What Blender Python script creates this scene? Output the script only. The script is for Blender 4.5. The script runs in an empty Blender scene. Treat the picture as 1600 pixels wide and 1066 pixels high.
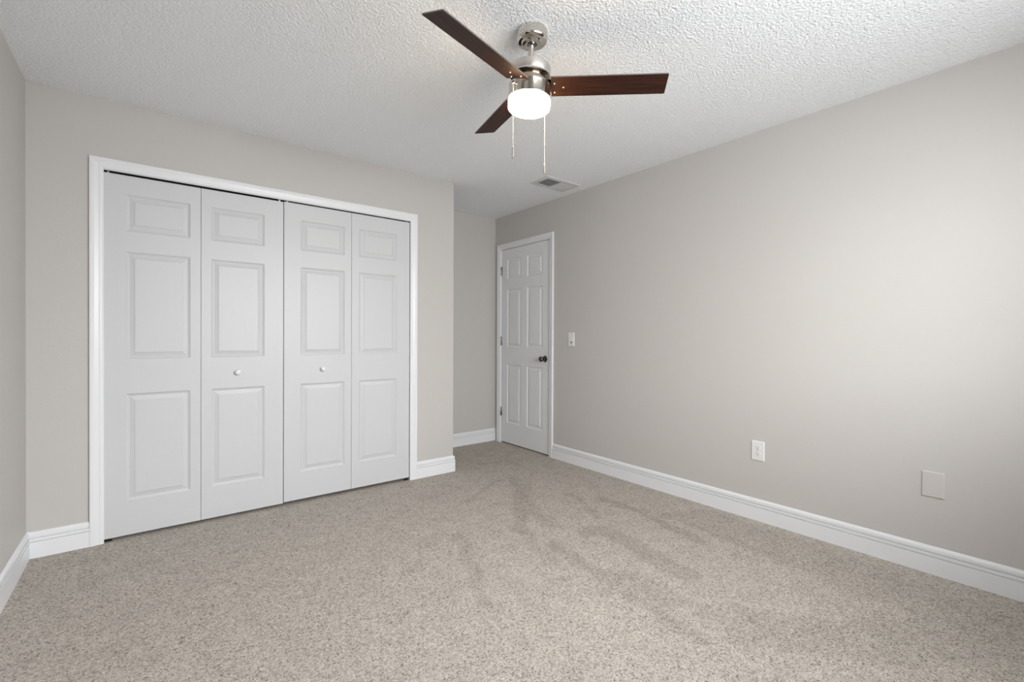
import bpy, bmesh, math, random
from mathutils import Vector, Matrix
import numpy as np
random.seed(4)
C = bpy.context.scene.collection
sc = bpy.context.scene
PI = math.pi

# ------------------------------------------------------------------ layout (metres)
XL, XR, YC, YB, XE, YBACK, H = -0.4945, 2.9998, 3.376, 4.1054, 2.027, -0.43, 2.44
XH = XR + 1.1                                   # far side of the hall behind the entry door

# ------------------------------------------------------------------ camera
F, YAW, PITCH, ROLL, CAMZ = 718.98, 0.6676, -0.0056, 0.0040, 1.1507
fw = Vector((math.sin(YAW)*math.cos(PITCH), math.cos(YAW)*math.cos(PITCH), math.sin(PITCH)))
r0 = Vector((math.cos(YAW), -math.sin(YAW), 0)); u0 = r0.cross(fw)
rt = r0*math.cos(ROLL) + u0*math.sin(ROLL); up = -r0*math.sin(ROLL) + u0*math.cos(ROLL)
cd = bpy.data.cameras.new('camera'); cam = bpy.data.objects.new('camera', cd); C.objects.link(cam)
cam.matrix_world = Matrix(((rt.x, up.x, -fw.x, 0), (rt.y, up.y, -fw.y, 0), (rt.z, up.z, -fw.z, CAMZ), (0, 0, 0, 1)))
cd.sensor_width = 36; cd.lens = F/1600*36; cd.shift_y = -3.796/1600; cd.clip_start = 0.02
sc.camera = cam

# ------------------------------------------------------------------ world, daylight, exposure
W = bpy.data.worlds.new('daylight'); sc.world = W; W.use_nodes = True
W.node_tree.nodes['Background'].inputs['Color'].default_value = (0.93, 0.97, 1.0, 1)
W.node_tree.nodes['Background'].inputs['Strength'].default_value = 0.6
WX0, WX1, WZ0, WZ1 = 0.45, 2.25, 1.10, 2.10     # window in the wall behind the camera

def area(name, loc, look, sx, sy, power, col=(1, 1, 1), spread=PI):
    l = bpy.data.lights.new(name, 'AREA'); l.shape = 'RECTANGLE'; l.size = sx; l.size_y = sy
    l.energy = power; l.color = col; l.spread = spread
    o = bpy.data.objects.new(name, l); C.objects.link(o); o.location = loc
    o.rotation_euler = (Vector(look)-Vector(loc)).to_track_quat('-Z', 'Y').to_euler()
    return o
WXC = (WX0+WX1)/2                               # daylight outside that window: open sky, high sky, ground bounce, plus added aimed fills
area('sky_open', (WXC, YBACK-0.35, 1.6), (WXC, 2.2, 1.4), 2.0, 1.4, 42, (0.96, 0.982, 1.0))
area('sky_high', (WXC, YBACK-0.55, 2.0), (WXC, 2.2, 0.5), 2.4, 1.6, 76, (0.96, 0.982, 1.0))
area('fill_low', (WXC, YBACK-0.55, 2.0), (WXC-.5, 2.6, 0.0), 2.4, 1.6, 30, (0.97, 0.985, 1.0), 2.0)  # added fill aimed down to lift the floor and lower closet doors
area('ground_bounce', (WXC, YBACK-0.65, 0.75), (WXC, 1.6, 2.44), 2.4, 1.4, 27, (1.0, 0.99, 0.97))
area('fill_right', (WXC-.6, YBACK-0.9, 1.9), (XR, 1.0, 1.3), 1.8, 1.2, 19, (1.0, 1.0, 1.0), 1.6)  # added fill to lift the right wall and entry door
area('fill_left', (WXC+.3, YBACK-0.9, 2.0), (-.4, 3.3, 0.0), 1.6, 1.2, 13, (0.97, 0.98, 1.0), 1.2)  # added fill to lift the lower left of the closet
v = sc.view_settings
v.view_transform = 'Standard'; v.look = 'None'; v.gamma = 1.0; v.use_curve_mapping = False; v.exposure = 0.06
sc.cycles.use_denoising = True
sc.cycles.max_bounces = 10; sc.cycles.diffuse_bounces = 7; sc.cycles.glossy_bounces = 5
sc.cycles.sample_clamp_indirect = 6

# ------------------------------------------------------------------ materials
def mat(name, col, rough=0.6, metal=0.0, spec=0.5, emit=None, estr=0):
    m = bpy.data.materials.new(name); m.use_nodes = True
    b = m.node_tree.nodes['Principled BSDF']
    b.inputs['Base Color'].default_value = (*col, 1); b.inputs['Roughness'].default_value = rough
    b.inputs['Metallic'].default_value = metal; b.inputs['Specular IOR Level'].default_value = spec
    if emit: b.inputs['Emission Color'].default_value = (*emit, 1); b.inputs['Emission Strength'].default_value = estr
    return m
class N:                                        # tiny node helper
    def __init__(s, m): s.m = m; s.t = m.node_tree; s.b = s.t.nodes['Principled BSDF']
    def n(s, typ, **kw):
        x = s.t.nodes.new(typ)
        for k, val in kw.items():
            if k.startswith('i_'):
                key = k[2:]; key = int(key) if key.isdigit() else key.replace('_', ' ')
                x.inputs[key].default_value = val
            else: setattr(x, k, val)
        return x
    def l(s, a, b): s.t.links.new(a, b)
    def noise(s, scale, detail=2, rough=0.5, vec=None):
        x = s.n('ShaderNodeTexNoise'); x.inputs['Scale'].default_value = scale
        x.inputs['Detail'].default_value = detail; x.inputs['Roughness'].default_value = rough
        if vec: s.l(vec, x.inputs['Vector'])
        return x
    def pos(s): return s.n('ShaderNodeNewGeometry').outputs['Position']
    def ramp(s, src, stops):
        x = s.n('ShaderNodeValToRGB'); e = x.color_ramp.elements
        e[0].position, e[0].color = stops[0][0], (*stops[0][1], 1)
        e[1].position, e[1].color = stops[-1][0], (*stops[-1][1], 1)
        for p, c in stops[1:-1]:
            q = e.new(p); q.color = (*c, 1)
        s.l(src, x.inputs['Fac']); return x.outputs['Color']
    def bump(s, h, strength, dist):
        x = s.n('ShaderNodeBump'); x.inputs['Strength'].default_value = strength; x.inputs['Distance'].default_value = dist
        s.l(h, x.inputs['Height']); s.l(x.outputs['Normal'], s.b.inputs['Normal']); return x

def wall_paint(name, col, rough=0.5, st=0.25):
    m = mat(name, col, rough, spec=0.4); k = N(m); p = k.pos()
    a = k.noise(70, 3, 0.55, p); k.bump(a.outputs['Fac'], st, 0.0015)
    return m
M = {}
M['wall'] = wall_paint('warm_grey_wall_paint', (0.545, 0.527, 0.507))
M['plate_painted'] = mat('painted_plate', (0.562, 0.543, 0.523), 0.38)
m = M['ceiling'] = mat('popcorn_ceiling', (0.905, 0.93, 0.955), 0.9, spec=0.2); k = N(m); p = k.pos()
a = k.noise(140, 2, 0.6, p); b_ = k.n('ShaderNodeTexVoronoi', feature='SMOOTH_F1'); b_.inputs['Scale'].default_value = 105; k.l(p, b_.inputs['Vector'])
mx = k.n('ShaderNodeMath', operation='SUBTRACT'); k.l(a.outputs['Fac'], mx.inputs[0]); k.l(b_.outputs['Distance'], mx.inputs[1])
k.bump(mx.outputs[0], 0.95, 0.0046)
def white(name, col, rough, grain=False):
    m = mat(name, col, rough); k = N(m); p = k.pos()
    if grain:                                   # embossed woodgrain of the moulded doors
        mp = k.n('ShaderNodeMapping'); mp.inputs['Scale'].default_value = (140, 140, 7); k.l(p, mp.inputs['Vector'])
        g = k.noise(1.0, 4, 0.6, mp.outputs['Vector']); k.bump(g.outputs['Fac'], 0.22, 0.0009)
    else:
        g = k.noise(60, 2, 0.5, p); k.bump(g.outputs['Fac'], 0.08, 0.0006)
    return m
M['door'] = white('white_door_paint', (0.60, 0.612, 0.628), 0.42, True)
M['entry'] = white('entry_door_lightened', (0.775, 0.785, 0.80), 0.4, True)  # same white as the closet leaves, lightened in place of missing light
M['trim'] = white('white_trim_paint', (0.785, 0.80, 0.82), 0.35)
M['plastic'] = mat('white_plastic', (0.75, 0.75, 0.745), 0.3)
M['slot'] = mat('dark_slot', (0.02, 0.02, 0.02), 0.6)
M['nickel'] = mat('polished_nickel', (0.68, 0.645, 0.59), 0.13, 1.0)
M['brushed'] = mat('brushed_nickel', (0.62, 0.59, 0.55), 0.34, 1.0)
M['bronze'] = mat('polished_underside', (0.42, 0.36, 0.30), 0.16, 1.0)
M['steel'] = mat('satin_nickel_hinge', (0.42, 0.42, 0.42), 0.35, 1.0)
M['knob'] = mat('dark_pewter_knob', (0.16, 0.155, 0.15), 0.22, 1.0)
M['dark'] = mat('dark_opening', (0.012, 0.012, 0.012), 0.9)
M['chain'] = mat('beaded_chain', (0.75, 0.72, 0.68), 0.3, 0.8)
M['vent'] = mat('white_vent_enamel', (0.66, 0.665, 0.67), 0.45)
M['duct'] = mat('duct_grey', (0.10, 0.10, 0.10), 0.8)
M['wood_floor'] = mat('hall_floor', (0.3, 0.28, 0.25), 0.6)
M['glow'] = mat('frosted_lit_glass', (0.95, 0.9, 0.82), 0.35, emit=(1.0, 0.69, 0.38), estr=26.0)
# dark walnut laminate, grain along the blade
m = M['walnut'] = mat('walnut_blade', (0.05, 0.02, 0.012), 0.5, spec=0.2); k = N(m)
tc = k.n('ShaderNodeTexCoord'); mp = k.n('ShaderNodeMapping'); mp.inputs['Scale'].default_value = (5, 150, 20); k.l(tc.outputs['Object'], mp.inputs['Vector'])
g = k.noise(1.0, 5, 0.65, mp.outputs['Vector'])
c = k.ramp(g.outputs['Fac'], [(0.3, (0.014, 0.004, 0.0025)), (0.52, (0.036, 0.0115, 0.006)), (0.72, (0.075, 0.027, 0.012))])
k.l(c, k.b.inputs['Base Color']); k.bump(g.outputs['Fac'], 0.15, 0.0006)
M['blade_edge'] = mat('blade_edge_sheen', (0.13, 0.11, 0.105), 0.4)  # grey lighter than the walnut paints in the edge's reflection
# cut-pile carpet: speckled yarn, with darker lay where the vacuum has run (attribute 'lay')
m = M['carpet'] = mat('cut_pile_carpet', (0.4, 0.37, 0.34), 0.97, spec=0.15); k = N(m); p = k.pos()
def tuft(scale, w):
    x = k.n('ShaderNodeTexVoronoi', feature='F1'); x.inputs['Scale'].default_value = scale; k.l(p, x.inputs['Vector'])
    y = k.n('ShaderNodeSeparateColor'); k.l(x.outputs['Color'], y.inputs['Color'])
    z = k.n('ShaderNodeMath', operation='MULTIPLY'); k.l(y.outputs[0], z.inputs[0]); z.inputs[1].default_value = w; return z.outputs[0]
def add(u, v_):
    x = k.n('ShaderNodeMath', operation='ADD'); k.l(u, x.inputs[0]); k.l(v_, x.inputs[1]); return x.outputs[0]
tf = add(tuft(270, .50), add(tuft(170, .38), tuft(90, .12)))
n2 = k.noise(8, 3, 0.55, p)
at = k.n('ShaderNodeAttribute', attribute_name='lay')
c = k.ramp(tf, [(0.08, (0.115, 0.098, 0.082)), (0.26, (0.305, 0.274, 0.240)), (0.50, (0.435, 0.397, 0.355)), (0.70, (0.51, 0.470, 0.424)), (0.92, (0.63, 0.588, 0.54))])
# lay: brush direction changes how much of the yarn's side shows
ms = k.n('ShaderNodeMath', operation='MULTIPLY_ADD'); k.l(at.outputs['Fac'], ms.inputs[0]); ms.inputs[1].default_value = -0.16; ms.inputs[2].default_value = 1.0
w2 = k.n('ShaderNodeMapRange'); w2.inputs['From Min'].default_value = 0.3; w2.inputs['From Max'].default_value = 0.7; w2.inputs['To Min'].default_value = 0.94; w2.inputs['To Max'].default_value = 1.05
k.l(n2.outputs['Fac'], w2.inputs['Value'])
mm = k.n('ShaderNodeMath', operation='MULTIPLY'); k.l(ms.outputs[0], mm.inputs[0]); k.l(w2.outputs[0], mm.inputs[1])
vm = k.n('ShaderNodeVectorMath', operation='SCALE'); k.l(c, vm.inputs[0]); k.l(mm.outputs[0], vm.inputs['Scale']); k.l(vm.outputs['Vector'], k.b.inputs['Base Color'])
k.bump(tf, 0.15, 0.002)

# ------------------------------------------------------------------ mesh helpers
def box(bm, x0, x1, y0, y1, z0, z1):
    v = [bm.verts.new((x, y, z)) for x in (x0, x1) for y in (y0, y1) for z in (z0, z1)]
    for f in ((0, 1, 3, 2), (4, 6, 7, 5), (0, 4, 5, 1), (2, 3, 7, 6), (0, 2, 6, 4), (1, 5, 7, 3)):
        bm.faces.new([v[i] for i in f])
def obj(name, bm, m, parent=None, smooth=False, bevel=0, loc=None):
    bmesh.ops.recalc_face_normals(bm, faces=bm.faces)
    me = bpy.data.meshes.new(name); bm.to_mesh(me); bm.free()
    ms = m if isinstance(m, (list, tuple)) else [m]
    for x in ms: me.materials.append(M[x])
    o = bpy.data.objects.new(name, me); C.objects.link(o)
    if parent: o.parent = parent
    if loc: o.location = loc
    if smooth:
        for f in me.polygons: f.use_smooth = True
        try: me.set_sharp_from_angle(angle=math.radians(32))
        except Exception: pass
    if bevel:
        b = o.modifiers.new('bevel', 'BEVEL'); b.width = bevel; b.segments = 2; b.limit_method = 'ANGLE'; b.angle_limit = 0.7
    return o
def bx(name, x0, x1, y0, y1, z0, z1, m, parent=None, bevel=0):
    bm = bmesh.new(); box(bm, x0, x1, y0, y1, z0, z1); return obj(name, bm, m, parent, bevel=bevel)
def tag(o, label, cat=None, kind=None, group=None):
    if label: o['label'] = label
    if cat: o['category'] = cat
    if kind: o['kind'] = kind
    if group: o['group'] = group
    return o
def thing(name, label, cat, loc=(0, 0, 0), kind=None):
    o = bpy.data.objects.new(name, None); C.objects.link(o); o.location = loc; o.empty_display_size = 0.05
    return tag(o, label, cat, kind)
def lathe(bm, prof, seg=64, mtx=None, close=True):
    rings = []
    for r, z in prof:
        if r < 1e-6: rings.append([bm.verts.new((0, 0, z))])
        else: rings.append([bm.verts.new((r*math.cos(2*PI*i/seg), r*math.sin(2*PI*i/seg), z)) for i in range(seg)])
    for a, b in zip(rings, rings[1:]):
        for i in range(seg):
            j = (i+1) % seg
            q = [a[i % len(a)], a[j % len(a)], b[j % len(b)], b[i % len(b)]]
            q2 = []
            for x in q:
                if x not in q2: q2.append(x)
            if len(q2) > 2: bm.faces.new(q2)
    if close:
        for rg in (rings[0], rings[-1]):
            if len(rg) > 2: bm.faces.new(rg)
    if mtx is not None:
        vs = [v for rg in rings for v in rg]
        bmesh.ops.transform(bm, matrix=mtx, verts=vs)
def sweep(bm, prof, path):
    """prof: (out, along-normal-2) pairs; path: list of (origin, outvec, upvec) frames."""
    secs = [[bm.verts.new(Vector(o)+Vector(a)*p[0]+Vector(b)*p[1]) for p in prof] for o, a, b in path]
    n = len(prof)
    for s, t in zip(secs, secs[1:]):
        for i in range(n): bm.faces.new((s[i], s[(i+1) % n], t[(i+1) % n], t[i]))
    bm.faces.new(secs[0]); bm.faces.new(secs[-1][::-1])

# ------------------------------------------------------------------ room shell
T = 0.12
# floor with vacuum marks in the lay of the pile
FX0, FX1, FY0, FY1 = XL-T, XH+0.1, YBACK-T, YB+T
strokes = [  # (width, strength, points)
 (.055, .9, [(2.309, 2.934), (2.277, 2.813), (1.936, 2.361), (1.741, 2.115)]),
 (.05, .7, [(2.339, 2.765), (2.059, 2.434), (1.909, 2.051)]),
 (.05, .6, [(1.737, 2.118), (1.651, 1.888), (1.618, 1.71)]),
 (.05, .9, [(1.735, 1.85), (1.733, 1.67), (1.718, 1.475), (1.67, 1.174), (1.647, .939)]),
 (.04, .8, [(2.391, 2.361), (2.383, 2.229), (2.228, 1.944)]),
 (.05, 1.0, [(2.521, 2.168), (2.523, 1.791), (2.459, 1.496), (2.426, 1.343)]),
 (.09, .85, [(2.006, 1.846), (2.126, 1.785), (2.08, 1.476), (2.029, 1.233)]),
 (.045, .8, [(1.396, 2.257), (1.294, 1.986), (1.206, 1.789), (1.135, 1.641)]),
 (.05, .8, [(2.556, 1.843), (2.609, 1.651), (2.608, 1.444), (2.58, 1.1)]),
 (.03, .6, [(1.576, 2.639), (1.853, 2.776), (2.186, 2.94)]),
 (.045, .7, [(1.991, 2.279), (1.943, 2.024)]),
 (.035, .6, [(2.36, 3.391), (2.6, 3.358), (2.58, 3.15)]),
 (.09, .7, [(1.767, 1.395), (1.809, 1.282), (1.784, 1.136)]),
 (.05, .6, [(1.616, 1.355), (1.679, 1.325), (1.753, 1.195)]),
 (.16, .55, [(1.85, .9), (2.1, .55), (2.5, .3)]),
 (.22, .5, [(2.75, 1.5), (2.7, .9), (2.65, .3)]),
 (.07, .45, [(1.15, 1.1), (1.0, 0.9)]),
]
nx, ny = 260, 330
xs = np.linspace(FX0, FX1, nx); ys = np.linspace(FY0, FY1, ny)
X, Y = np.meshgrid(xs, ys)
rng = np.random.RandomState(3)
wob = 0.009*np.sin(X*23+Y*9)+0.010*np.sin(Y*37-X*24+1)+0.007*np.sin(X*71+Y*57)
lay = np.zeros_like(X)
for wd, st, pts in strokes:
    d = np.full_like(X, 9.0)
    for (ax, ay), (bx_, by) in zip(pts, pts[1:]):
        dx, dy = bx_-ax, by-ay; t = np.clip(((X-ax)*dx+(Y-ay)*dy)/(dx*dx+dy*dy), 0, 1)
        d = np.minimum(d, np.hypot(X-ax-t*dx, Y-ay-t*dy))
    e = np.clip((wd*.85+wob-d)/0.022+0.3, 0, 1)*st
    lay = np.maximum(lay, e)
verts = np.stack([X.ravel(), Y.ravel(), np.zeros(nx*ny)], 1)
idx = np.arange(nx*ny).reshape(ny, nx)
faces = np.stack([idx[:-1, :-1].ravel(), idx[:-1, 1:].ravel(), idx[1:, 1:].ravel(), idx[1:, :-1].ravel()], 1)
me = bpy.data.meshes.new('floor'); me.from_pydata(verts.tolist(), [], faces.tolist())
atr = me.attributes.new('lay', 'FLOAT', 'POINT'); atr.data.foreach_set('value', lay.ravel().astype(np.float32))
me.materials.append(M['carpet'])
o = bpy.data.objects.new('floor', me); C.objects.link(o)
tag(o, 'light greige cut-pile carpet with vacuum marks covering the whole floor', 'floor', 'structure')

def struct(name, bm, m, label, cat, parent=None, bevel=0):
    o = obj(name, bm, m, parent, bevel=bevel); return tag(o, label, cat, 'structure')
bm = bmesh.new(); box(bm, FX0, FX1, FY0, FY1, H, H+0.1)
struct('ceiling', bm, 'ceiling', 'white popcorn textured ceiling', 'ceiling')
bm = bmesh.new(); box(bm, XL-T, XL, YBACK-T, YB+T, 0, H)
struct('wall_left', bm, 'wall', 'plain warm grey wall at the left edge of the picture', 'wall')
# closet front wall with its opening, plus the return beside the alcove
OX0, OX1, OZ = -0.1949-.006, 1.623+.006, 2.056
bm = bmesh.new()
box(bm, XL, OX0-.012, YC, YC+T, 0, H); box(bm, OX1+.012, XE, YC, YC+T, 0, H); box(bm, OX0-.012, OX1+.012, YC, YC+T, OZ+.012, H)
box(bm, XE-T, XE, YC+T, YB, 0, H)
struct('wall_closet', bm, 'wall', 'warm grey wall holding the wide white bifold closet', 'wall')
bm = bmesh.new(); box(bm, XL, XR+T, YB, YB+T, 0, H)
struct('wall_far', bm, 'wall', 'short warm grey wall at the back of the alcove beside the entry door', 'wall')
DY0, DY1, DZ = 3.229, 3.996, 2.078
bm = bmesh.new()
box(bm, XR, XR+T, YBACK-T, DY0-.012, 0, H); box(bm, XR, XR+T, DY1+.012, YB, 0, H); box(bm, XR, XR+T, DY0-.012, DY1+.012, DZ+.012, H)
struct('wall_right', bm, 'wall', 'long warm grey wall on the right with outlet and switch', 'wall')
bm = bmesh.new()
box(bm, XL, WX0, YBACK-T, YBACK, 0, H); box(bm, WX1, XR, YBACK-T, YBACK, 0, H)
box(bm, WX0, WX1, YBACK-T, YBACK, 0, WZ0); box(bm, WX0, WX1, YBACK-T, YBACK, WZ1, H)
struct('wall_near', bm, 'wall', 'wall with the window behind the viewpoint', 'wall')
# the hall behind the entry door, closed and unlit
bm = bmesh.new(); box(bm, XH, XH+.1, 2.6, YB+T, 0, H); box(bm, XR+T, XH, 2.5, 2.6, 0, H); box(bm, XR+T, XH, YB, YB+T, 0, H)
struct('wall_hall', bm, 'wall', 'unlit hall walls behind the closed entry door', 'wall')

# window behind the viewpoint: frame, panes, sill, blind
w = thing('window_1', 'white framed window with open horizontal blind behind the viewpoint', 'window', (0, 0, 0), 'structure')
bm = bmesh.new()
for a in (WX0, (WX0+WX1)/2-.02, WX1-.04): box(bm, a, a+.04, YBACK-.09, YBACK-.05, WZ0, WZ1)
for a in (WZ0, (WZ0+WZ1)/2-.02, WZ1-.04): box(bm, WX0, WX1, YBACK-.088, YBACK-.052, a, a+.04)
obj('window_frame', bm, 'trim', w)
bx('window_sill', WX0-.03, WX1+.03, YBACK-.05, YBACK+.03, WZ0-.02, WZ0, 'trim', w, bevel=.003)

# ------------------------------------------------------------------ baseboards
BP = [(0, 0), (.0145, 0), (.0145, .0840), (.0060, .0842), (.0060, .0870), (.0138, .0873), (.0138, .1022), (.0050, .1024), (.0050, .1056), (.0112, .1060),
      (.0118, .1090), (.0112, .122), (.0080, .1290), (.0040, .1335), (0, .1348)]
def baseboard(name, pts, dirs, label):
    """pts along the wall foot; dirs: outward offset vector at each point (mitred)."""
    bm = bmesh.new(); sweep(bm, BP, [((x, y, 0), (dx, dy, 0), (0, 0, 1)) for (x, y), (dx, dy) in zip(pts, dirs)])
    return struct(name, bm, 'trim', label, 'baseboard')
baseboard('baseboard_left', [(XL, YBACK), (XL, YC)], [(1, 1), (1, -1)], 'white moulded baseboard along the left wall')
CX0, CX1, CZ = -0.2544, 1.6854, 2.1165      # outer edges of the closet casing
baseboard('baseboard_closet_left', [(XL, YC), (CX0, YC)], [(1, -1), (0, -1)], 'short white baseboard left of the closet casing')
baseboard('baseboard_closet_right', [(CX1, YC), (XE, YC), (XE, YB)], [(0, -1), (1, -1), (1, -1)], 'short white baseboard right of the closet wrapping the corner')
baseboard('baseboard_far', [(XE, YB), (XR, YB)], [(1, -1), (0, -1)], 'white baseboard on the alcove back wall')
EY0, EY1, EZ = 3.1718, 4.0518, 2.1362       # outer edges of the entry casing
baseboard('baseboard_right', [(XR, EY0), (XR, YBACK)], [(-1, 0), (-1, 1)], 'long white moulded baseboard along the right wall')
baseboard('baseboard_near', [(XR, YBACK), (XL, YBACK)], [(-1, 1), (1, 1)], 'white baseboard below the window behind the viewpoint')

# ------------------------------------------------------------------ casings (mitred picture-frame legs + head), with jamb
def casing_profile(wd):   # (across from outer edge inward, out of wall)
    return [(0, 0), (0, .0165), (.004, .018), (.012, .018), (.015, .0165), (.018, .0165), (.020, .0155), (wd-.020, .0115), (wd-.016, .0125), (wd-.008, .0115), (wd-.002, .0085), (wd, .0065), (wd, 0)]
def casing(name, outer0, outer1, top, wd, wallpt, along, out, label, mname='trim'):
    A = Vector(along); O = Vector(out); Wp = Vector(wallpt); Z = Vector((0, 0, 1))
    bm = bmesh.new(); pr = casing_profile(wd)
    def sect(corner, inward):   # inward: vector per unit across
        return [bm.verts.new(corner + inward*a + O*b) for a, b in pr]
    p0, p1 = Wp + A*outer0, Wp + A*outer1
    s = [sect(p0, A), sect(p0+Z*top, A-Z), sect(p1+Z*top, -A-Z), sect(p1, -A)]
    n = len(pr)
    for a, b in zip(s, s[1:]):
        for i in range(n): bm.faces.new((a[i], a[(i+1) % n], b[(i+1) % n], b[i]))
    bm.faces.new(s[0]); bm.faces.new(s[-1][::-1])
    return struct(name, bm, mname, label, 'door trim')
casing('trim_1', CX0, CX1, CZ, .0585, (0, YC, 0), (1, 0, 0), (0, -1, 0), 'white mitred casing around the closet opening')
casing('trim_2', EY0, EY1, EZ, .0545, (XR, 0, 0), (0, 1, 0), (-1, 0, 0), 'white mitred casing around the six panel entry door')
# closet lining (jambs, head, track)
bm = bmesh.new(); box(bm, OX0-.012, OX0, YC, YC+T, 0, OZ+.012); box(bm, OX1, OX1+.012, YC, YC+T, 0, OZ+.012); box(bm, OX0, OX1, YC, YC+T, OZ, OZ+.012)
struct('trim_3', bm, 'trim', 'white jamb lining inside the closet opening', 'door trim')
bm = bmesh.new()
box(bm, XR, XR+T, DY0-.012, DY0, 0, DZ+.012); box(bm, XR, XR+T, DY1, DY1+.012, 0, DZ+.012); box(bm, XR, XR+T, DY0, DY1, DZ, DZ+.012)
box(bm, XR+.044, XR+.056, DY0, DY0+.012, 0, DZ); box(bm, XR+.044, XR+.056, DY1-.012, DY1, 0, DZ); box(bm, XR+.044, XR+.056, DY0+.012, DY1-.012, DZ-.012, DZ)
struct('trim_4', bm, 'trim', 'white jamb and stop around the entry door', 'door trim')

# ------------------------------------------------------------------ moulded panel doors
def panel_slab(w, z0, z1, th, panels, depth=.0065):
    """slab in local coords: x 0..w, z z0..z1, front face at y=0 looking to -y, back at y=th.
    panels: list of (xa, xb, za, zb) in the same coords, arranged on a grid."""
    bm = bmesh.new()
    xs = sorted({0, w} | {round(p[0], 5) for p in panels} | {round(p[1], 5) for p in panels})
    zs = sorted({z0, z1} | {round(p[2], 5) for p in panels} | {round(p[3], 5) for p in panels})
    pan = {(round(p[0], 5), round(p[2], 5)): p for p in panels}
    V = {}
    def vt(x, y, z):
        key = (round(x, 5), round(y, 5), round(z, 5))
        if key not in V: V[key] = bm.verts.new((x, y, z))
        return V[key]
    inside = lambda x, z: any(p[0]-1e-6 <= x < p[1]-1e-6 and p[2]-1e-6 <= z < p[3]-1e-6 for p in panels)
    for xa, xb in zip(xs, xs[1:]):
        for za, zb in zip(zs, zs[1:]):
            if not inside(xa, za): bm.faces.new((vt(xa, 0, za), vt(xb, 0, za), vt(xb, 0, zb), vt(xa, 0, zb)))
    prof = [(0, 0), (.0015, .0012), (.006, .0045), (.0125, .0078), (.0165, .0080), (.0365, .0028), (.0385, .0010), (.0405, .0004)]
    for xa, xb, za, zb in panels:
        rings = []
        # include intermediate grid points on the rim so nothing cracks
        for ins, dp in prof:
            rings.append([vt(xa+ins, dp, za+ins), vt(xb-ins, dp, za+ins), vt(xb-ins, dp, zb-ins), vt(xa+ins, dp, zb-ins)])
        for a, b in zip(rings, rings[1:]):
            for i in range(4): bm.faces.new((a[i], a[(i+1) % 4], b[(i+1) % 4], b[i]))
        bm.faces.new(rings[-1])
    bk = [vt(0, th, z0), vt(w, th, z0), vt(w, th, z1), vt(0, th, z1)]
    bm.faces.new(bk[::-1])
    for zc in (z0, z1):
        bm.faces.new([vt(x, 0, zc) for x in xs] + [vt(w, th, zc), vt(0, th, zc)])
    for xc in (0, w):
        bm.faces.new([vt(xc, 0, z) for z in zs] + [vt(xc, th, z1), vt(xc, th, z0)])
    return bm
PZ = [(.212, .817), (1.011, 1.617), (1.731, 1.938)]
LY = YC - .001                      # leaf face, just behind the casing's inner lip
def mushroom(name, parent, loc):
    bm = bmesh.new()
    lathe(bm, [(.0, 0), (.0075, 0), (.0062, .006), (.0068, .011), (.0125, .0145), (.0165, .019), (.017, .022), (.0145, .0262), (.008, .0285), (0, .029)], 32, Matrix.Rotation(PI/2, 4, 'X'), close=False)
    return obj(name, bm, 'plastic', parent, smooth=True, loc=loc)
def bifold(name, label, x0, xm, x1, ztop, zbot, pans, knob_x):
    d = thing(name, label, 'closet door', (x0, LY, 0), 'structure')
    for k, (a, b) in enumerate(((x0, xm), (xm, x1))):
        a2, b2 = a+.0012, b-.0012
        p = pans[k]
        bm = panel_slab(b2-a2, zbot, ztop, .033, [(p[0]-a2, p[1]-a2, za, zb) for za, zb in PZ])
        leaf = obj('door_leaf', bm, 'door', d, loc=(a2-x0, 0, 0))
        if a <= knob_x < b: mushroom('door_knob', leaf, (knob_x-a2, 0, .914))
    # pivot pins and brackets at the jamb foot and in the track
    jx = x0 if knob_x > xm else x1
    s = 1 if knob_x > xm else -1
    bm = bmesh.new(); box(bm, *(sorted((jx-x0+s*.0, jx-x0+s*.036))), .010, .03, .0, .004)
    box(bm, *(sorted((jx-x0+s*.012, jx-x0+s*.022))), .010, .020, .004, zbot+.002); obj('pivot_bracket', bm, 'dark', d)
    bm = bmesh.new(); box(bm, *(sorted((jx-x0+s*.018, jx-x0+s*.026))), .008, .018, ztop-.002, OZ-.001); obj('pivot_pin', bm, 'steel', d)
    fx = (x1 if knob_x > xm else x0)-x0
    bm = bmesh.new(); box(bm, *(sorted((fx-s*.018, fx-s*.028))), .008, .018, ztop-.002, OZ-.001); obj('guide_pin', bm, 'steel', d)
    return d
bifold('door_1', 'left pair of white bifold closet doors with a small round knob', -.1995, .2477, .7072, 2.0425, .019,
       [(-.103, .195), (.300, .594)], .4415)
bifold('door_2', 'right pair of white bifold closet doors with a small round knob', .7094, 1.1634, 1.6235, 2.0465, .024,
       [(.815, 1.114), (1.218, 1.515)], .9615)
# track up inside the head
bm = bmesh.new(); box(bm, OX0, OX1, YC+.002, YC+.042, OZ-.0012, OZ); box(bm, OX0, OX1, YC+.036, YC+.042, OZ-.022, OZ)
struct('trim_5', bm, 'dark', 'dark steel track inside the closet head', 'door track')

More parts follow.
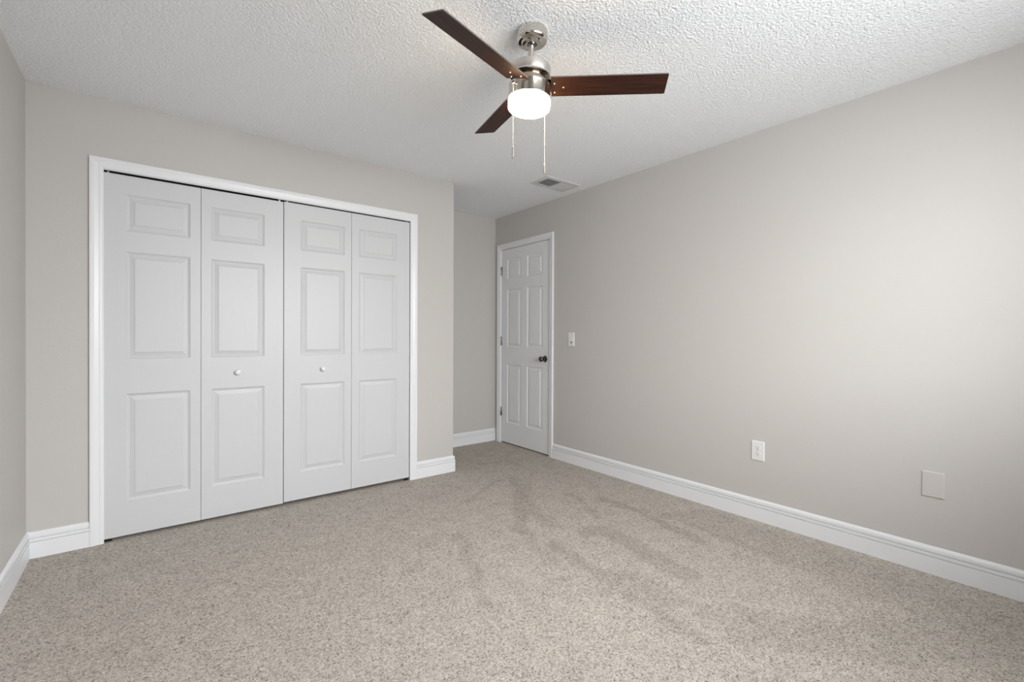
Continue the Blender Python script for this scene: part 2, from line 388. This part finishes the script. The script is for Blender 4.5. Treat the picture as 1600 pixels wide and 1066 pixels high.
# entry door (face looks to -x)
d = thing('door_3', 'closed white six panel entry door with dark knob in the alcove', 'door', (XR, DY1, 0), 'structure')
d.rotation_euler = (0, 0, -PI/2)           # local x -> -y, local y -> +x
sw = DY1-DY0-.006
cols = [(DY1-.003-3.894, DY1-.003-3.662), (DY1-.003-3.567, DY1-.003-3.332)]
bm = panel_slab(sw, .012, DZ-.004, .035, [(a, b, za, zb) for a, b in cols for za, zb in ((.226, .846), (1.034, 1.644), (1.757, 1.966))])
slab = obj('door_slab', bm, 'entry', d, loc=(.003, .004, 0))
bm = bmesh.new()
R = Matrix.Rotation(PI/2, 4, 'X')
lathe(bm, [(0, 0), (.0325, 0), (.0325, .003), (.029, .0065), (.014, .009), (.0115, .016), (.0115, .028), (.015, .034), (.0235, .041), (.027, .050), (.0262, .059), (.021, .0655), (.012, .068), (0, .0685)], 48, R, close=False)
kn = obj('door_knob', bm, 'knob', slab, smooth=True, loc=(DY1-3.296, 0, .930)); kn['label'] = 'dark polished round knob'
for zc in (1.851, 1.096, .335):
    bm = bmesh.new()
    lathe(bm, [(0, -.05), (.0045, -.0495), (.0058, -.047), (.0058, .047), (.0045, .0495), (0, .05)], 20, Matrix.Translation((0, -.0035, zc)), close=False)
    box(bm, -.016, -.001, -.0012, .0003, zc-.0445, zc+.0445)
    box(bm, .001, .016, .0022, .0038, zc-.0445, zc+.0445)
    h = obj('hinge', bm, 'steel', d, smooth=True); h['label'] = 'satin nickel butt hinge'

# ------------------------------------------------------------------ plates on the right wall
def plate(name, label, cat, yc, zc, wd, ht, m):
    t = thing(name, label, cat, (XR, yc, zc)); t.rotation_euler = (0, 0, -PI/2)     # local x along -y, local -y out of the wall
    bm = bmesh.new(); a, b = wd/2, ht/2
    f = [bm.verts.new((x, 0, z)) for x, z in ((-a, -b), (a, -b), (a, b), (-a, b))]
    g = [bm.verts.new((x, -.0035, z)) for x, z in ((-a, -b), (a, -b), (a, b), (-a, b))]
    i = .004; h = [bm.verts.new((x, -.0062, z)) for x, z in ((-a+i, -b+i), (a-i, -b+i), (a-i, b-i), (-a+i, b-i))]
    for s1, s2 in ((f, g), (g, h)):
        for q in range(4): bm.faces.new((s1[q], s1[(q+1) % 4], s2[(q+1) % 4], s2[q]))
    bm.faces.new(h); bm.faces.new(f)
    obj('cover_plate', bm, m, t)
    return t
def screw(parent, x, z, m, r=.003, y=-.0062):
    bm = bmesh.new()
    lathe(bm, [(0, 0), (r, 0), (r*.95, .0007), (r*.5, .0013), (0, .0014)], 16, Matrix.Translation((x, y, z)) @ Matrix.Rotation(PI/2, 4, 'X'), close=False)
    s = obj('screw', bm, m, parent, smooth=True)
    bm = bmesh.new(); box(bm, x-r*.8, x+r*.8, y-.0016, y-.0012, z-.0003, z+.0003); obj('screw_slot', bm, 'slot', s)
sw_ = plate('light_switch', 'white wall switch right of the entry door casing', 'light switch', 2.936, 1.122, .076, .122, 'plastic')
bx('rocker', -.0165, .0165, -.0095, -.006, -.014, .033, 'plastic', sw_, bevel=.001)
bx('slider_track', -.013, .013, -.0066, -.0058, -.034, -.022, 'slot', sw_)
bx('slider', -.0145, -.002, -.0100, -.006, -.0330, -.0235, 'plastic', sw_, bevel=.001)
screw(sw_, 0, .048, 'plastic'); screw(sw_, 0, -.048, 'plastic')
ot = plate('wall_outlet', 'white duplex outlet low on the right wall above the baseboard', 'outlet', 1.3065, .437, .078, .122, 'plastic')
for s in (1, -1):
    zc = s*.0195
    bm = bmesh.new(); r = .0172
    pts = []
    for i in range(40):
        a = 2*PI*i/40; pts.append((r*math.cos(a), max(-.0143, min(.0143, r*math.sin(a)))))
    A = [bm.verts.new((x, -.0055, zc+z)) for x, z in pts]; B = [bm.verts.new((x, -.0082, zc+z)) for x, z in pts]
    for i in range(40): bm.faces.new((A[i], A[(i+1) % 40], B[(i+1) % 40], B[i]))
    bm.faces.new(B)
    rc = obj('receptacle', bm, 'plastic', ot)
    bm = bmesh.new()
    box(bm, -.0075, -.0053, -.0086, -.0080, zc+.000, zc+.009); box(bm, .0055, .0075, -.0086, -.0080, zc+.001, zc+.008)
    lathe(bm, [(0, 0), (.0028, 0), (.0028, .0004), (0, .0004)], 16, Matrix.Translation((0, -.0082, zc-.0065)) @ Matrix.Rotation(PI/2, 4, 'X'), close=False)
    obj('socket_slots', bm, 'slot', rc)
screw(ot, 0, 0, 'steel', .0025)
bl = plate('blank_cover_plate', 'blank wall-coloured cover plate low on the right wall', 'cover plate', .486, .4345, .083, .1245, 'plate_painted')
screw(bl, 0, .042, 'plate_painted', .0035); screw(bl, 0, -.042, 'plate_painted', .0035)

# ------------------------------------------------------------------ ceiling register
VX0, VX1, VY0, VY1 = 2.511, 2.893, 2.728, 2.955
vt_ = thing('air_vent', 'white two-way air register in the ceiling near the entry door', 'air vent', ((VX0+VX1)/2, (VY0+VY1)/2, H))
cx, cy = (VX0+VX1)/2, (VY0+VY1)/2
a, b = (VX1-VX0)/2, (VY1-VY0)/2; ia, ib = a-.038, b-.042
bm = bmesh.new()
def ringv(x, y, z): return [bm.verts.new(p_) for p_ in ((-x, -y, z), (x, -y, z), (x, y, z), (-x, y, z))]
rr = [ringv(a, b, 0), ringv(a, b, -.003), ringv(a-.008, b-.008, -.007), ringv(ia+.004, ib+.004, -.0085), ringv(ia, ib, -.0075), ringv(ia, ib, -.0005)]
for s1, s2 in zip(rr, rr[1:]):
    for q in range(4): bm.faces.new((s1[q], s1[(q+1) % 4], s2[(q+1) % 4], s2[q]))
obj('vent_frame', bm, 'vent', vt_)
bm = bmesh.new(); f = ringv(ia, ib, -.0004); bm.faces.new(f); obj('duct_opening', bm, 'duct', vt_)
bx('divider', -.004, .004, -ib, ib, -.009, -.0006, 'vent', vt_)
nl = 9
for side in (-1, 1):
    for i in range(nl):
        x = side*(.010 + (ia-.014)*(i+.5)/nl)
        # left bank opens towards the room (dark gaps), right bank shows its blades
        bm = bmesh.new(); dx = .0042 if side < 0 else .0074
        lo, hi = (-.0085, -.0010)
        s = 1 if side < 0 else 1
        if side < 0: p_ = [(x-.0020, lo), (x-.0014, lo), (x+.0026, hi), (x+.0020, hi)]
        else: p_ = [(x+.0078, lo), (x+.0084, lo), (x-.0072, hi), (x-.0078, hi)]
        A = [bm.verts.new((px, -ib+.001, pz)) for px, pz in p_]; B = [bm.verts.new((px, ib-.001, pz)) for px, pz in p_]
        for q in range(4): bm.faces.new((A[q], A[(q+1) % 4], B[(q+1) % 4], B[q]))
        bm.faces.new(A); bm.faces.new(B[::-1])
        obj('louver', bm, 'vent', vt_)

# ------------------------------------------------------------------ ceiling fan
FC = Vector((1.2721, 1.4985, 2.2078)); nrm = Vector((.0045, -.0529, 1)).normalized()
top = FC + nrm*((H-FC.z)/nrm.z)
fan = thing('ceiling_fan', 'three-blade ceiling fan with dark walnut blades, nickel body and lit drum light', 'ceiling fan', (top.x, top.y, H))
def rel(p_): return Vector(p_) - Vector((top.x, top.y, H))
body_rot = Vector((0, 0, 1)).rotation_difference(nrm).to_matrix().to_4x4()
body = Matrix.Translation(rel(FC)) @ body_rot        # body frame: z up along the (slightly leaning) shaft, origin at blade plane
def B_(name, prof, m, parent=fan, seg=96, mtx=body):
    bm = bmesh.new(); lathe(bm, prof, seg, None, close=False); o = obj(name, bm, m, parent, smooth=True)
    if parent is fan: o.matrix_local = mtx
    return o
cn = B_('canopy', [(0, 0), (.0655, 0), (.0668, -.003), (.0668, -.034), (.0655, -.040), (.060, -.046), (.0575, -.047), (.0565, -.0475), (.046, -.0478), (.0425, -.0495), (.040, -.053), (.030, -.0545), (.0215, -.0545), (.0200, -.050), (0, -.050)], 'nickel', mtx=Matrix.Identity(4))
ball = B_('hanger_ball', [(0, -.034), (.012, -.036), (.0175, -.042), (.019, -.049), (.0165, -.056), (.013, -.060), (0, -.061)], 'knob', mtx=Matrix.Identity(4))
LT = (H-.045-FC.z)
B_('downrod', [(0, LT), (.0117, LT), (.0117, .088), (.0150, .0875), (.0155, .083), (.0155, .080), (0, .080)], 'brushed')
mo = B_('motor_housing', [(0, .084), (.0848, .084), (.0855, .0834), (.0855, .050), (.0848, .0488), (.0848, .0482), (.0862, .0474), (.0862, .0435), (.0840, .0415)], 'brushed')
B_('motor_underside', [(.0842, .0416), (.080, .0405), (0, .040)], 'bronze')
rg = B_('trim_ring', [(.0850, .0482), (.0867, .0476), (.0867, .0432), (.0842, .0412), (.078, .0412), (.078, .046)], 'nickel')
B_('flywheel', [(0, .0395), (.066, .0395), (.067, .038), (.067, .020), (.065, .018), (0, .018)], 'bronze')
hs = B_('light_housing', [(0, .0175), (.040, .0175), (.060, .009), (.0840, .0075), (.0880, .0085), (.0896, .0072), (.0896, .0045), (.0885, .0025), (.0885, -.044), (.0875, -.0468), (.082, -.0475), (0, -.0475)], 'nickel')
gl = B_('glass_shade', [(0, -.0475), (.0850, -.0477), (.0890, -.0500), (.0900, -.055), (.0900, -.080), (.0880, -.0895), (.081, -.0965), (.066, -.1005), (.040, -.1025), (0, -.103)], 'glow')
# blades
tilt = -.2427; WB = .1121
def blade_parts(k, first=None):
    ang = 3.4056 + k*2*PI/3
    mb = body @ Matrix.Rotation(ang, 4, 'Z') @ Matrix.Rotation(-.0099, 4, 'Y') @ Matrix.Rotation(tilt, 4, 'X')
    if first is None:
        bm = bmesh.new(); c_ = .004; s0, s1, s2 = .0905, .5667, .5635
        outline = [(s0, -WB/2), (s2-c_, -WB/2), (s2-c_*.3, -WB/2+c_*.3), (s2, -WB/2+c_), (s1, WB/2-c_), (s1-c_*.3, WB/2-c_*.3), (s1-c_, WB/2), (s0, WB/2)]
        e = .0008
        def ring(z, ins):
            out = []
            for (x, y) in outline:
                out.append(bm.verts.new((x+(ins if x < .2 else -ins), y-(ins if y > 0 else -ins), z)))
            return out
        rs = [ring(0, e), ring(e, 0), ring(.0052-e, 0), ring(.0052, e)]
        n = len(outline)
        bm.faces.new(rs[0][::-1]).material_index = 0
        for s_, t_ in zip(rs, rs[1:]):
            for i in range(n): bm.faces.new((s_[i], s_[(i+1) % n], t_[(i+1) % n], t_[i])).material_index = 1
        bm.faces.new(rs[-1]).material_index = 0
        bl_ = obj('blade', bm, ['walnut', 'blade_edge'], fan); bl_.matrix_local = mb
        for sx, ty in ((.106, -.020), (.144, .003), (.106, .031)):
            bm = bmesh.new(); lathe(bm, [(0, -.0032), (.0022, -.0029), (.0040, -.0017), (.0046, 0), (.0046, .001)], 20, None, close=False)
            s_ = obj('screw', bm, 'nickel', bl_, smooth=True, loc=(sx, ty, 0))
        # iron on top of the blade running to the flywheel
        bm = bmesh.new()
        pts = [(.050, -.018), (.098, -.036), (.150, -.020), (.158, .003), (.150, .024), (.098, .042), (.050, .020)]
        lo = [bm.verts.new((x, y, .0053)) for x, y in pts]; hi = [bm.verts.new((x, y, .0080)) for x, y in pts]
        for q in (lo, hi):      # inner end climbs to the flywheel
            q[0].co.z += .012; q[-1].co.z += .012
        for i in range(len(pts)): bm.faces.new((lo[i], lo[(i+1) % 7], hi[(i+1) % 7], hi[i]))
        bm.faces.new(lo[::-1]); bm.faces.new(hi)
        ir = obj('blade_iron', bm, 'knob', bl_)
        return bl_
    b2 = first.copy(); C.objects.link(b2); b2.parent = fan; b2.matrix_local = mb
    for ch in first.children:
        c2 = ch.copy(); C.objects.link(c2); c2.parent = b2
    return b2
b0 = blade_parts(0); blade_parts(1, b0); blade_parts(2, b0)
# pull chains (hang plumb)
def chain(x, y, ztop, zp, zb, side):
    o3 = rel((x, y, 0))
    bm = bmesh.new(); z = zp
    r = .0013
    k_ = int((ztop-zp)/.0036)
    for i in range(k_):
        zz = zp + (i+.5)*(ztop-zp)/k_
        lathe(bm, [(0, -r), (r*.75, -r*.66), (r, 0), (r*.75, r*.66), (0, r)], 8, Matrix.Translation((0, 0, zz)), close=False)
    lathe(bm, [(.00055, zp), (.00055, ztop)], 6, None)
    ch = obj('pull_chain', bm, 'chain', fan, smooth=True, loc=(o3.x, o3.y, -H))
    bm = bmesh.new()
    lathe(bm, [(0, zp+.002), (.0016, zp+.0015), (.0040, zp-.003), (.0048, zp-.006), (.0048, zb+.010), (.0030, zb+.0085), (.0030, zb+.0065), (.0049, zb+.005), (.0049, zb+.001), (.003, zb), (0, zb)], 24, None, close=False)
    obj('chain_pendant', bm, 'brushed', ch, smooth=True)
    return ch
chain(1.1725, 1.486, 2.188, 1.929, 1.880, -1)
chain(1.3655, 1.5065, 2.188, 1.910, 1.865, 1)
for x, y, d_ in ((1.1725, 1.486, -1), (1.3655, 1.5065, 1)):
    q = rel((x, y, 2.190)); bm = bmesh.new()
    lathe(bm, [(0, -.006), (.004, -.0055), (.0062, -.002), (.0066, .001), (.0055, .005), (.003, .0065), (0, .007)], 24, None, close=False)
    lathe(bm, [(.0035, -.012), (.0035, .0)], 16, Matrix.Translation((-d_*.0, 0, 0)) @ Matrix.Rotation(d_*PI/2, 4, 'Y'))
    obj('chain_outlet', bm, 'nickel', fan, smooth=True, loc=q)
